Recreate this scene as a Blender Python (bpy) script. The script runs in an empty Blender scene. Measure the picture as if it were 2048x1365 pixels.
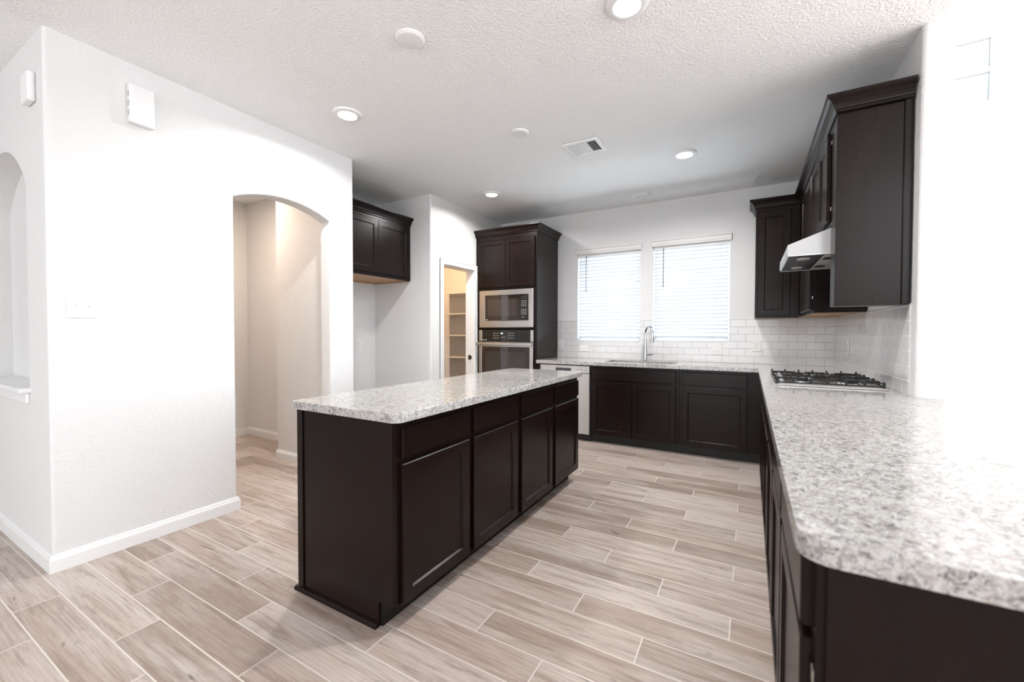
import bpy, bmesh, math, random
from mathutils import Vector, Matrix
S = bpy.context.scene
random.seed(7)
# ------------------------------------------------------------------ camera, world, lights, exposure
F_PX, YAW, PITCH, ROLL, CAM_H = 833.05, 0.5177, -0.0208, 0.0020, 1.2423
cam_d = bpy.data.cameras.new('camera'); cam = bpy.data.objects.new('camera', cam_d); S.collection.objects.link(cam)
cam_d.sensor_width = 36.0; cam_d.lens = F_PX / 2048 * 36.0; cam_d.clip_start = 0.02
fw = Vector((-math.sin(YAW) * math.cos(PITCH), math.cos(YAW) * math.cos(PITCH), math.sin(PITCH)))
rt = fw.cross(Vector((0, 0, 1))).normalized(); up = rt.cross(fw)
r2 = rt * math.cos(ROLL) + up * math.sin(ROLL); u2 = -rt * math.sin(ROLL) + up * math.cos(ROLL)
cam.matrix_world = Matrix(((r2.x, u2.x, -fw.x, 0), (r2.y, u2.y, -fw.y, 0), (r2.z, u2.z, -fw.z, CAM_H), (0, 0, 0, 1)))
cam_d.dof.use_dof = True; cam_d.dof.focus_distance = 2.9; cam_d.dof.aperture_fstop = 2.2
S.camera = cam
S.view_settings.view_transform = 'Standard'; S.view_settings.look = 'None'
S.view_settings.gamma = 1.0; S.view_settings.use_curve_mapping = False
S.view_settings.exposure = 0.42
S.cycles.max_bounces = 10; S.cycles.diffuse_bounces = 6; S.cycles.glossy_bounces = 4
S.cycles.sample_clamp_indirect = 6.0; S.cycles.use_denoising = True
S.cycles.caustics_reflective = False; S.cycles.caustics_refractive = False

wd = bpy.data.worlds.new('sky'); S.world = wd; wd.use_nodes = True
wn = wd.node_tree.nodes; wl = wd.node_tree.links
bg = wn['Background']; bg.inputs['Color'].default_value = (0.86, 0.93, 1.0, 1); bg.inputs['Strength'].default_value = 1.3

def area(name, loc, aim, sx, sy, watt, col=(1, 1, 1), spread=None):
    l = bpy.data.lights.new(name, 'AREA'); l.shape = 'RECTANGLE'; l.size = sx; l.size_y = sy; l.energy = watt; l.color = col
    if spread: l.spread = math.radians(spread)
    o = bpy.data.objects.new(name, l); S.collection.objects.link(o); o.location = loc
    o.rotation_euler = Vector(aim).to_track_quat('-Z', 'Y').to_euler(); return o
# daylight arriving through the openings of the house (each lamp stands outside a window opening; unseen ones are shaped for their light)
KW = 115; CANW = 19
area('daylight_east', (6.5, 1.9, 1.9), (-1, 0, -0.05), 5.6, 2.6, 235, (0.90, 0.96, 1.0))
area('daylight_east_high', (6.5, 1.9, 4.0), (-1, 0, -0.25), 5.6, 1.6, 90, (0.90, 0.96, 1.0))
area('daylight_south_living', (2.6, -4.5, 3.0), (0, 1, 0), 1.8, 2.4, 55, (0.97, 0.985, 1.0))
area('daylight_south', (-2.0, -4.5, 1.3), (0, 1, 0), 5.6, 2.4, 82, (0.98, 0.985, 1.0))
area('daylight_kitchen_window', (-1.54, 5.85, 1.45), (0, -1, 0.25), 1.0, 1.7, KW, (0.86, 0.93, 1.0))
area('daylight_kitchen_window', (-0.6, 5.85, 1.45), (0, -1, 0.25), 1.0, 1.7, KW, (0.86, 0.93, 1.0))
sl = bpy.data.lights.new('sun', 'SUN'); sl.energy = 42.0; sl.angle = math.radians(1.0); sl.color = (0.88, 0.94, 1.0)
sun = bpy.data.objects.new('sun', sl); S.collection.objects.link(sun); sun.rotation_euler = Vector((-0.52, 0.0, -0.85)).to_track_quat('-Z', 'Y').to_euler()
# house numbers taken from the photo
L, D, R, H = -3.10, 5.117, 0.731, 2.78
Y1, Y2, Y3, YP = 0.673, 2.5625, 3.6034, 2.8425
CT = 0.914
# warm lamps of the pantry and the hall, whose fixtures hang out of sight
area('pantry_lamp', (-3.75, 4.35, 2.72), (0, 0, -1), 0.25, 0.25, 13, (1.0, 0.64, 0.34))
area('hall_lamp', (-4.30, 1.95, 2.74), (0, 0, -1), 0.16, 0.16, 17, (1.0, 0.80, 0.64))

# ------------------------------------------------------------------ materials
class NT:
    def __init__(s, name):
        s.m = bpy.data.materials.new(name); s.m.use_nodes = True; s.n = s.m.node_tree.nodes; s.l = s.m.node_tree.links
        s.b = s.n['Principled BSDF']; s.out = s.n['Material Output']
    def new(s, t, **k):
        o = s.n.new(t)
        for a, v in k.items(): setattr(o, a, v)
        return o
    def put(s, sock, v):
        if hasattr(v, 'is_linked'): s.l.new(v, sock)
        else: sock.default_value = v
    def math(s, op, a, b=0.0, c=None):
        o = s.new('ShaderNodeMath', operation=op); s.put(o.inputs[0], a); s.put(o.inputs[1], b)
        if c is not None: s.put(o.inputs[2], c)
        return o.outputs[0]
    def mix(s, f, a, b, t='MIX'):
        o = s.new('ShaderNodeMix', data_type='RGBA', blend_type=t); s.put(o.inputs[0], f); s.put(o.inputs[6], a); s.put(o.inputs[7], b); return o.outputs[2]
    def ramp(s, f, stops, interp='LINEAR'):
        o = s.new('ShaderNodeValToRGB'); s.put(o.inputs[0], f); e = o.color_ramp.elements; o.color_ramp.interpolation = interp
        while len(e) < len(stops): e.new(0.5)
        for i, (p, c) in enumerate(stops): e[i].position = p; e[i].color = c if len(c) == 4 else (*c, 1)
        return o.outputs[0]
    def pos(s): return s.new('ShaderNodeNewGeometry').outputs['Position']
    def objc(s): return s.new('ShaderNodeTexCoord').outputs['Object']
    def xyz(s, v):
        o = s.new('ShaderNodeSeparateXYZ'); s.l.new(v, o.inputs[0]); return o.outputs
    def comb(s, x, y, z):
        o = s.new('ShaderNodeCombineXYZ')
        for i, v in enumerate((x, y, z)): s.put(o.inputs[i], v)
        return o.outputs[0]
    def mapv(s, v, scale=(1, 1, 1), rot=(0, 0, 0), loc=(0, 0, 0)):
        o = s.new('ShaderNodeMapping'); s.l.new(v, o.inputs[0]); o.inputs['Scale'].default_value = scale; o.inputs['Rotation'].default_value = rot; o.inputs['Location'].default_value = loc; return o.outputs[0]
    def noise(s, v, scale, detail=3, rough=0.5, dist=0.0):
        o = s.new('ShaderNodeTexNoise'); s.l.new(v, o.inputs['Vector']); o.inputs['Scale'].default_value = scale; o.inputs['Detail'].default_value = detail
        o.inputs['Roughness'].default_value = rough; o.inputs['Distortion'].default_value = dist; return o.outputs
    def bump(s, h, strength=0.3, dist=0.01):
        o = s.new('ShaderNodeBump'); o.inputs['Strength'].default_value = strength; o.inputs['Distance'].default_value = dist; s.l.new(h, o.inputs['Height']); s.l.new(o.outputs[0], s.b.inputs['Normal'])
    def set(s, **k):
        nm = dict(color='Base Color', rough='Roughness', metal='Metallic', spec='Specular IOR Level', coat='Coat Weight', coatr='Coat Roughness', aniso='Anisotropic', emit='Emission Color', es='Emission Strength')
        for a, v in k.items(): s.put(s.b.inputs[nm[a]], v)
        return s

def plain(name, col, rough=0.5, **k): return NT(name).set(color=(*col, 1), rough=rough, **k).m

def paint(name, col, scale, strength, rough=0.75):
    t = NT(name); p = t.pos(); n = t.noise(p, scale, 2, 0.55)[0]
    c = t.mix(t.noise(p, scale * 0.9, 1)[0], (*[x * 0.985 for x in col], 1), (*[min(1, x * 1.015) for x in col], 1))
    t.set(color=c, rough=rough, spec=0.25); t.bump(t.ramp(n, [(0.35, (0, 0, 0)), (0.68, (1, 1, 1))]), strength, 0.004); return t.m
WALL = paint('orange_peel_wall_paint', (0.755, 0.752, 0.75), 95, 0.32)
CEIL = paint('knockdown_ceiling_paint', (0.94, 0.94, 0.94), 72, 0.55)
TRIM = plain('white_gloss_trim', (0.84, 0.84, 0.84), 0.35)
PLASTIC = plain('white_plastic', (0.86, 0.86, 0.86), 0.4)
PLATE = plain('off_white_outlet', (0.80, 0.79, 0.77), 0.4)
SHELFP = plain('white_shelf_paint', (0.80, 0.78, 0.76), 0.5)
BLACK = plain('black_void', (0.008, 0.008, 0.008), 0.6)
SLOT = plain('dark_slot', (0.06, 0.055, 0.05), 0.6)
BARE = None

def wood(name, c1, c2, rough, axis=2, spec=0.5):
    t = NT(name); p = t.objc(); sc = [26, 26, 26]; sc[axis] = 1.6
    g = t.noise(t.mapv(p, tuple(sc)), 1.0, 5, 0.6, 0.6)[0]; f = t.noise(t.mapv(p, tuple(x * 5 for x in sc)), 1.0, 3, 0.6)[0]
    k = t.math('ADD', t.math('MULTIPLY', g, 0.7), t.math('MULTIPLY', f, 0.3))
    col = t.ramp(k, [(0.3, c1), (0.7, c2)])
    t.set(color=col, rough=rough, spec=spec); return t.m
ESP = wood('espresso_wood', (0.0070, 0.0034, 0.0027), (0.0100, 0.0048, 0.0038), 0.27, 2, 0.21)
ESPH = wood('espresso_wood_crossgrain', (0.0070, 0.0034, 0.0027), (0.0100, 0.0048, 0.0038), 0.27, 0, 0.21)
TOE = plain('black_toe_kick', (0.006, 0.0045, 0.004), 0.5)
BARE = wood('bare_plywood', (0.42, 0.25, 0.13), (0.56, 0.36, 0.2), 0.55, 1)

def steel(name, col=(0.62, 0.60, 0.58), rough=0.3, axis=2):
    t = NT(name); sc = [4, 4, 4]; sc[axis] = 420
    n = t.noise(t.mapv(t.objc(), tuple(sc)), 1.0, 2)[0]
    r = t.math('ADD', t.math('MULTIPLY', n, 0.12), rough - 0.06)
    t.set(color=(*col, 1), metal=1.0, rough=r, aniso=0.4); return t.m
STEEL = steel('brushed_steel'); CHROME = plain('polished_chrome', (0.72, 0.73, 0.75), 0.12, metal=1.0)
DSTEEL = steel('dark_steel', (0.09, 0.09, 0.10), 0.35)
DWSTEEL = plain('silver_dishwasher_finish', (0.56, 0.54, 0.52), 0.36, metal=0.55)
BGLASS = plain('black_oven_glass', (0.022, 0.014, 0.011), 0.06, coat=1.0, coatr=0.03)
PANELG = plain('black_panel_glass', (0.012, 0.011, 0.010), 0.12, coat=0.5, coatr=0.05)
IRON = plain('black_cast_iron', (0.006, 0.005, 0.0045), 0.5)
MARK = plain('pale_printed_mark', (0.62, 0.62, 0.6), 0.5)
BRONZE = plain('dark_bronze', (0.10, 0.075, 0.05), 0.35, metal=0.8)
NICKEL = plain('nickel_hinge', (0.6, 0.58, 0.54), 0.3, metal=1.0)
LENSM = plain('clear_lamp_lens', (0.75, 0.75, 0.74), 0.15)
LIT = NT('lit_led_lens').set(color=(1, 1, 1, 1), emit=(1.0, 0.95, 0.88, 1), es=14.0).m

def granite():
    t = NT('speckled_white_granite'); p = t.pos()
    def cloud(scale, lo, hi, rot=(0, 0, 0), detail=4, dist=0.6): return t.ramp(t.noise(t.mapv(p, (1, 1, 1), rot), scale, detail, 0.62, dist)[0], [(lo, (0, 0, 0)), (hi, (1, 1, 1))])
    base = t.ramp(t.noise(p, 9, 4, 0.6, 0.4)[0], [(0.32, (0.37, 0.352, 0.333)), (0.68, (0.46, 0.442, 0.424))])
    base = t.mix(t.math('MULTIPLY', cloud(34, 0.55, 0.67, (0.9, 0.1, 0.4), 3), 0.45), base, (0.328, 0.257, 0.215, 1))
    base = t.mix(t.math('MULTIPLY', cloud(62, 0.50, 0.58, (0.1, 1.2, 0.4)), 0.70), base, (0.577, 0.573, 0.569, 1))
    base = t.mix(t.math('MULTIPLY', cloud(52, 0.52, 0.60, (0.3, 0.5, 0.2)), 0.68), base, (0.156, 0.148, 0.146, 1))
    base = t.mix(t.math('MULTIPLY', cloud(110, 0.57, 0.62, (1.0, 0.2, 0.7), 3, 0.9), 0.72), base, (0.058, 0.051, 0.051, 1))
    base = t.mix(t.math('MULTIPLY', cloud(140, 0.56, 0.62, (1.3, 0.7, 0.2), 2, 0.5), 0.6), base, (0.624, 0.616, 0.608, 1))
    base = t.mix(t.math('MULTIPLY', cloud(56, 0.64, 0.68, (0.6, 0.9, 0.1), 4, 1.2), 0.85), base, (0.035, 0.031, 0.031, 1))
    t.set(color=base, rough=0.09, spec=0.5); return t.m
GRAN = granite()

def planks():
    t = NT('wood_look_plank_tile'); p = t.pos(); x, y, z = t.xyz(p)
    ry = t.math('DIVIDE', t.math('SUBTRACT', y, 0.637), 0.15435); row = t.math('FLOOR', ry); fy = t.math('FRACT', ry)
    tx = t.math('DIVIDE', t.math('ADD', t.math('ADD', x, 0.362), t.math('MULTIPLY', row, 0.3055)), 0.9165); col = t.math('FLOOR', tx); fx = t.math('FRACT', tx)
    w = t.new('ShaderNodeTexWhiteNoise', noise_dimensions='2D'); t.l.new(t.comb(row, col, 0.0), w.inputs['Vector']); rnd, rc = w.outputs['Value'], w.outputs['Color']
    r0, r1, rz = t.xyz(rc)
    gx = t.math('ADD', t.math('MULTIPLY', x, 1.0), t.math('MULTIPLY', r0, 37.0)); gy = t.math('ADD', y, t.math('MULTIPLY', r1, 23.0))
    gv = t.comb(gx, gy, t.math('MULTIPLY', rz, 9.0))
    g1 = t.noise(t.mapv(gv, (2.6, 34, 1)), 1.0, 8, 0.68, 0.5)[0]
    g2 = t.noise(t.mapv(gv, (9, 230, 1)), 1.0, 5, 0.72, 0.3)[0]
    g3 = t.noise(t.mapv(gv, (1.4, 8, 1)), 1.0, 6, 0.66, 0.2)[0]
    wv = t.new('ShaderNodeTexWave', wave_type='BANDS', bands_direction='Y'); t.l.new(t.mapv(gv, (0.55, 9.0, 1)), wv.inputs['Vector']); wv.inputs['Scale'].default_value = 2.2; wv.inputs['Distortion'].default_value = 11.0; wv.inputs['Detail'].default_value = 2.0; wv.inputs['Detail Scale'].default_value = 0.9
    tone = t.ramp(rnd, [(0.0, (0.29, 0.22, 0.182)), (0.35, (0.42, 0.335, 0.285)), (0.7, (0.51, 0.425, 0.375)), (1.0, (0.59, 0.52, 0.47))])
    wash = t.ramp(g3, [(0.42, (0, 0, 0)), (0.66, (1, 1, 1))])
    c = t.mix(t.math('MULTIPLY', wash, 0.62), tone, (0.68, 0.635, 0.60, 1))
    c = t.mix(t.math('MULTIPLY', t.ramp(g1, [(0.48, (0, 0, 0)), (0.66, (1, 1, 1))]), 0.62), c, (0.20, 0.14, 0.105, 1))
    c = t.mix(t.math('MULTIPLY', wv.outputs['Fac'], 0.17), c, (0.20, 0.145, 0.115, 1))
    c = t.mix(t.math('MULTIPLY', t.math('SUBTRACT', g2, 0.34), 0.85), c, (0.16, 0.115, 0.09, 1))
    kn = t.ramp(t.noise(t.mapv(gv, (5, 15, 1)), 1.0, 2, 0.5, 0.8)[0], [(0.70, (0, 0, 0)), (0.78, (1, 1, 1))])
    c = t.mix(t.math('MULTIPLY', kn, 0.75), c, (0.10, 0.07, 0.055, 1))
    ck = t.ramp(t.noise(t.mapv(gv, (2.2, 30, 1), (0, 0, 0.02)), 1.0, 5, 0.6, 0.7)[0], [(0.685, (0, 0, 0)), (0.71, (1, 1, 1))])
    c = t.mix(t.math('MULTIPLY', ck, 0.7), c, (0.085, 0.06, 0.05, 1))
    ey = t.math('MULTIPLY', t.math('MINIMUM', fy, t.math('SUBTRACT', 1.0, fy)), 0.15435)
    ex = t.math('MULTIPLY', t.math('MINIMUM', fx, t.math('SUBTRACT', 1.0, fx)), 0.9165)
    gr = t.math('LESS_THAN', t.math('MINIMUM', ex, ey), 0.0026)
    c = t.mix(gr, c, (0.66, 0.62, 0.58, 1))
    t.set(color=c, rough=t.math('ADD', 0.40, t.math('MULTIPLY', gr, 0.4)), spec=0.4)
    t.bump(t.math('SUBTRACT', t.math('MULTIPLY', g2, 0.25), gr), 0.25, 0.002); return t.m
FLOORM = planks()

def subway(name, swap, ofs, mortar=(0.44, 0.43, 0.42, 1), msize=0.0021):
    t = NT(name); p = t.pos(); x, y, z = t.xyz(p); u = y if swap else x
    b = t.new('ShaderNodeTexBrick'); t.l.new(t.comb(t.math('SUBTRACT', u, ofs), t.math('SUBTRACT', z, CT), 0.0), b.inputs['Vector'])
    b.offset = 0.5; b.inputs['Scale'].default_value = 1.0; b.inputs['Brick Width'].default_value = 0.1525; b.inputs['Row Height'].default_value = 0.0785
    b.inputs['Mortar Size'].default_value = msize; b.inputs['Mortar Smooth'].default_value = 0.3; b.inputs['Bias'].default_value = 0.0
    b.inputs['Color1'].default_value = (0.70, 0.695, 0.69, 1); b.inputs['Color2'].default_value = (0.68, 0.675, 0.67, 1); b.inputs['Mortar'].default_value = mortar
    t.set(color=b.outputs['Color'], rough=t.math('ADD', 0.10, t.math('MULTIPLY', b.outputs['Fac'], 0.5)), spec=0.5)
    t.bump(t.math('ADD', t.math('MULTIPLY', b.outputs['Fac'], -1.0), t.math('MULTIPLY', t.noise(p, 12, 1)[0], 0.06)), 0.5, 0.003); return t.m
TILEB = subway('white_subway_tile_back', False, 0.731); TILER = subway('white_subway_tile_right', True, 2.93 + 0.021, (0.90, 0.89, 0.88, 1), 0.0026)  # right-wall joints are whitened to paint in the glints along them

def slatmat():
    t = NT('white_blind_slat'); t.set(color=(0.86, 0.87, 0.88, 1), rough=0.45)
    tr = t.new('ShaderNodeBsdfTranslucent'); tr.inputs['Color'].default_value = (0.90, 0.94, 1.0, 1)
    mx = t.new('ShaderNodeMixShader'); mx.inputs[0].default_value = 0.2
    t.l.new(t.b.outputs[0], mx.inputs[1]); t.l.new(tr.outputs[0], mx.inputs[2]); t.l.new(mx.outputs[0], t.out.inputs['Surface']); return t.m
SLAT = slatmat()
def glassmat():
    t = NT('window_glass'); tr = t.new('ShaderNodeBsdfTransparent'); gl = t.new('ShaderNodeBsdfGlossy'); gl.inputs['Roughness'].default_value = 0.02
    tr.inputs['Color'].default_value = (0.95, 0.97, 0.97, 1); fr = t.new('ShaderNodeFresnel'); fr.inputs['IOR'].default_value = 1.3
    mx = t.new('ShaderNodeMixShader'); t.l.new(fr.outputs[0], mx.inputs[0]); t.l.new(tr.outputs[0], mx.inputs[1]); t.l.new(gl.outputs[0], mx.inputs[2]); t.l.new(mx.outputs[0], t.out.inputs['Surface']); return t.m
GLASS = glassmat()

# ------------------------------------------------------------------ mesh helpers
def B(): return bmesh.new()
def box(bm, x0, x1, y0, y1, z0, z1, bev=0.0, seg=1):
    x0, x1 = min(x0, x1), max(x0, x1); y0, y1 = min(y0, y1), max(y0, y1); z0, z1 = min(z0, z1), max(z0, z1)
    vs = [bm.verts.new(v) for v in ((x0, y0, z0), (x1, y0, z0), (x1, y1, z0), (x0, y1, z0), (x0, y0, z1), (x1, y0, z1), (x1, y1, z1), (x0, y1, z1))]
    fs = [bm.faces.new([vs[i] for i in q]) for q in ((3, 2, 1, 0), (4, 5, 6, 7), (0, 1, 5, 4), (1, 2, 6, 5), (2, 3, 7, 6), (3, 0, 4, 7))]
    if bev:
        es = {e for f in fs for e in f.edges}
        bmesh.ops.bevel(bm, geom=list(es), offset=bev, segments=seg, profile=0.5, affect='EDGES')
    return bm
def bx(*a, **k): return box(B(), *a, **k)
def prism(bm, pts, lo, hi, axis):
    """closed 2-D outline swept along an axis: 0 -> pts are (y,z), 1 -> (x,z), 2 -> (x,y)"""
    def mk(p, t): return {0: (t, p[0], p[1]), 1: (p[0], t, p[1]), 2: (p[0], p[1], t)}[axis]
    a = [bm.verts.new(mk(p, lo)) for p in pts]; b = [bm.verts.new(mk(p, hi)) for p in pts]; n = len(pts)
    bm.faces.new(a); bm.faces.new(b[::-1])
    for i in range(n): bm.faces.new((a[i], b[i], b[(i + 1) % n], a[(i + 1) % n]))
    return bm
def slab(outline, holes, lo, hi, axis, bev=0.0, seg=3, bevtest=None):
    bm = B()
    def mk(p, t): return {0: (t, p[0], p[1]), 1: (p[0], t, p[1]), 2: (p[0], p[1], t)}[axis]
    es = []
    for loop in [outline] + list(holes):
        vs = [bm.verts.new(mk(p, lo)) for p in loop]
        es += [bm.edges.new((vs[i], vs[(i + 1) % len(vs)])) for i in range(len(vs))]
    bmesh.ops.triangle_fill(bm, use_beauty=True, edges=es)
    r = bmesh.ops.extrude_face_region(bm, geom=bm.faces[:])
    d = Vector(mk((0, 0), hi - lo))
    bmesh.ops.translate(bm, verts=[g for g in r['geom'] if isinstance(g, bmesh.types.BMVert)], vec=d)
    bmesh.ops.recalc_face_normals(bm, faces=bm.faces[:])
    bmesh.ops.dissolve_limit(bm, angle_limit=0.002, verts=bm.verts[:], edges=bm.edges[:]) if not holes else None
    if bev:
        sel = [e for e in bm.edges if len(e.link_faces) == 2 and e.calc_face_angle() > 0.9 and (bevtest is None or bevtest(e))]
        bmesh.ops.bevel(bm, geom=sel, offset=bev, segments=seg, profile=0.5, affect='EDGES', clamp_overlap=True)
    return bm
def cyl(bm, c, r, h, axis=2, n=24, r2=None):
    r2 = r if r2 is None else r2; ax = [Vector((0, 1, 0)), Vector((0, 0, 1)), Vector((1, 0, 0))][axis]; ay = [Vector((0, 0, 1)), Vector((1, 0, 0)), Vector((0, 1, 0))][axis]
    d = Vector([(1, 0, 0), (0, 1, 0), (0, 0, 1)][axis]); c = Vector(c)
    a = [bm.verts.new(c + (ax * math.cos(t) + ay * math.sin(t)) * r) for t in (2 * math.pi * i / n for i in range(n))]
    b = [bm.verts.new(c + d * h + (ax * math.cos(t) + ay * math.sin(t)) * r2) for t in (2 * math.pi * i / n for i in range(n))]
    bm.faces.new(a[::-1]); bm.faces.new(b)
    for i in range(n): bm.faces.new((a[i], a[(i + 1) % n], b[(i + 1) % n], b[i]))
    return bm
def lathe(bm, c, prof, n=32):
    rings = []
    for r, z in prof:
        if r < 1e-6: rings.append([bm.verts.new((c[0], c[1], c[2] + z))])
        else: rings.append([bm.verts.new((c[0] + r * math.cos(2 * math.pi * i / n), c[1] + r * math.sin(2 * math.pi * i / n), c[2] + z)) for i in range(n)])
    for a, b in zip(rings, rings[1:]):
        for i in range(n):
            j = (i + 1) % n
            if len(a) == 1 and len(b) > 1: bm.faces.new((a[0], b[i], b[j]))
            elif len(b) == 1 and len(a) > 1: bm.faces.new((a[i], a[j], b[0]))
            elif len(a) > 1: bm.faces.new((a[i], a[j], b[j], b[i]))
    return bm
def tube(bm, pts, rad, n=14):
    pts = [Vector(p) for p in pts]; rad = rad if isinstance(rad, (list, tuple)) else [rad] * len(pts)
    rings = []; ref = None
    for i, p in enumerate(pts):
        t = (pts[min(i + 1, len(pts) - 1)] - pts[max(i - 1, 0)]).normalized()
        if ref is None: ref = t.orthogonal().normalized()
        ref = (ref - t * ref.dot(t)).normalized(); s = t.cross(ref)
        rings.append([bm.verts.new(p + (ref * math.cos(2 * math.pi * k / n) + s * math.sin(2 * math.pi * k / n)) * rad[i]) for k in range(n)])
    for a, b in zip(rings, rings[1:]):
        for k in range(n): bm.faces.new((a[k], a[(k + 1) % n], b[(k + 1) % n], b[k]))
    bm.faces.new(rings[0][::-1]); bm.faces.new(rings[-1]); return bm
def sweep(bm, path, prof):
    """profile (out, z) swept along an XY path; 'out' is to the right of the heading; mitred corners"""
    P = [Vector(p) for p in path]; nrm = []
    for a, b in zip(P, P[1:]):
        d = (b - a).normalized(); nrm.append(Vector((d.y, -d.x)))
    rings = []
    for i, p in enumerate(P):
        n1 = nrm[max(i - 1, 0)]; n2 = nrm[min(i, len(nrm) - 1)]; m = (n1 + n2) / (1 + n1.dot(n2))
        rings.append([bm.verts.new((p.x + m.x * o, p.y + m.y * o, z)) for o, z in prof])
    k = len(prof)
    for a, b in zip(rings, rings[1:]):
        for i in range(k): bm.faces.new((a[i], a[(i + 1) % k], b[(i + 1) % k], b[i]))
    bm.faces.new(rings[0]); bm.faces.new(rings[-1][::-1]); return bm
def obj(name, bm, mat, parent=None, smooth=False, kind=None):
    bmesh.ops.recalc_face_normals(bm, faces=bm.faces[:])
    me = bpy.data.meshes.new(name); 
    if parent is not None:
        w = Vector((0, 0, 0)); q = parent
        while q is not None: w += q.location; q = q.parent
        bmesh.ops.translate(bm, verts=bm.verts[:], vec=-w)
    bm.to_mesh(me); bm.free(); me.materials.append(mat)
    if smooth:
        for f in me.polygons: f.use_smooth = True
        me.set_sharp_from_angle(angle=math.radians(40))
    o = bpy.data.objects.new(name, me); S.collection.objects.link(o)
    if smooth: wm = o.modifiers.new('weighted_normals', 'WEIGHTED_NORMAL'); wm.keep_sharp = True
    if parent is not None: o.parent = parent
    if kind: o['kind'] = kind
    return o
def thing(name, label, cat, loc, group=None):
    o = bpy.data.objects.new(name, None); S.collection.objects.link(o); o.location = loc; o.empty_display_size = 0.1
    o['label'] = label; o['category'] = cat
    if group: o['group'] = group
    return o
def tag(o, label, cat, group=None):
    o['label'] = label; o['category'] = cat
    if group: o['group'] = group
    return o
def struct(name, bm, mat, parent=None, smooth=False): return obj(name, bm, mat, parent, smooth, 'structure')
def dup(root, loc, label, rotz=None):
    r = root.copy(); S.collection.objects.link(r); r.location = loc; r['label'] = label
    if rotz is not None: r.rotation_euler = rotz
    for ch in list(root.children):
        c = ch.copy(); S.collection.objects.link(c); c.parent = r
        for g in list(ch.children):
            d = g.copy(); S.collection.objects.link(d); d.parent = c
    return r
def facing(side, plane):
    """(u, d, z) -> world, d pointing out of the front"""
    return {'-Y': lambda u, d, z: (u, plane - d, z), '-X': lambda u, d, z: (plane - d, u, z), '+X': lambda u, d, z: (plane + d, u, z)}[side]
def door_bm(side, plane, u0, u1, z0, z1, thick=0.019, rail=0.056, recess=0.009):
    """shaker door: bevelled slab whose front face is stepped in inside the rails"""
    f = facing(side, plane); bm = B(); e = 0.0035
    def ring(u0, u1, z0, z1, d): return [bm.verts.new(f(*q)) for q in ((u0, d, z0), (u1, d, z0), (u1, d, z1), (u0, d, z1))]
    rings = [ring(u0, u1, z0, z1, 0), ring(u0, u1, z0, z1, thick - e), ring(u0 + e, u1 - e, z0 + e, z1 - e, thick)]
    if rail:
        rings += [ring(u0 + rail, u1 - rail, z0 + rail, z1 - rail, thick), ring(u0 + rail + 0.006, u1 - rail - 0.006, z0 + rail + 0.006, z1 - rail - 0.006, thick - recess)]
    bm.faces.new(rings[0])
    for a, b in zip(rings, rings[1:]):
        for i in range(4): bm.faces.new((a[i], a[(i + 1) % 4], b[(i + 1) % 4], b[i]))
    bm.faces.new(rings[-1]); return bm
def ubox(bm, side, plane, u0, u1, d0, d1, z0, z1, bev=0.0):
    f = facing(side, plane); a = f(u0, d0, z0); b = f(u1, d1, z1)
    return box(bm, a[0], b[0], a[1], b[1], a[2], b[2], bev)

# ------------------------------------------------------------------ the setting
struct('floor', bx(-8.0, 6.4, -4.3, 5.4, -0.12, 0.0), FLOORM)
struct('ceiling', slab([(-8.0, -4.3), (0.865, -4.3), (0.865, 5.3), (-8.0, 5.3)], [], H, H + 0.2, 2), CEIL)
struct('ceiling_living', bx(0.74, 6.4, -4.3, 5.4, 5.2, 5.35), CEIL)
def arc_top(y0, y1, zs, zt, n=18):
    """segmental arch from (y1,zs) over (mid,zt) back to (y0,zs)"""
    c = (y0 + y1) / 2; h = (y1 - y0) / 2; s = zt - zs; r = (h * h + s * s) / (2 * s); a = math.asin(h / r)
    return [(c + r * math.sin(t), zt - r + r * math.cos(t)) for t in (a - 2 * a * i / n for i in range(n + 1))]
# left wall with the arched passage
arch = arc_top(1.562, 2.32, 2.178, 2.262)
outl = [(Y1, 0), (1.562, 0)] + arch[::-1] + [(2.32, 0), (Y2, 0), (Y2, H + 0.02), (Y1, H + 0.02)]
def round_left(e):
    a, b = e.verts[0].co, e.verts[1].co
    front = abs(a.x - L) < 1e-4 and abs(b.x - L) < 1e-4
    vert = abs(a.y - b.y) < 1e-4
    return front and ((vert and (a.y < Y1 + 1e-3 or a.y > Y2 - 1e-3 or 1.5 < a.y < 2.4)) or (1.5 < a.y < 2.4 and 1.5 < b.y < 2.4 and min(a.z, b.z) > 2))
struct('wall_left', slab(outl, [], L - 0.12, L, 0, 0.016, 3, round_left), WALL, smooth=True)
# entry-side wall turning the corner (faces the camera) with the arched niche
nich = arc_top(-4.47, -3.427, 1.80, 2.33)
ang = [(-4.47, 0.93), (-3.427, 0.93)] + arc_top(-4.47, -3.427, 2.05, 2.31, 24)
struct('wall_entry', slab([(-8.0, 0), (L - 0.1205, 0), (L - 0.1205, H + 0.02), (-8.0, H + 0.02)], [ang], Y1, Y1 + 0.13, 1), WALL)
struct('wall_entry_niche', bx(-4.6, -3.3, Y1 + 0.13, Y1 + 0.16, 0.8, 2.5), WALL)
struct('wall_hall', bx(-5.4, -5.28, Y1 + 0.13, 2.92, 0, H + 0.02), WALL)
struct('wall_hall_end', bx(-5.28, -4.01, 2.80, 2.92, 0, H + 0.02), WALL)
struct('wall_alcove_side', bx(-4.01, L - 0.121, 2.40, Y2, 0, H + 0.02, bev=0.0), WALL)
struct('wall_alcove', bx(-4.10, -3.98, Y2 + 0.001, 3.72, 0, H + 0.02), WALL)
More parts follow.
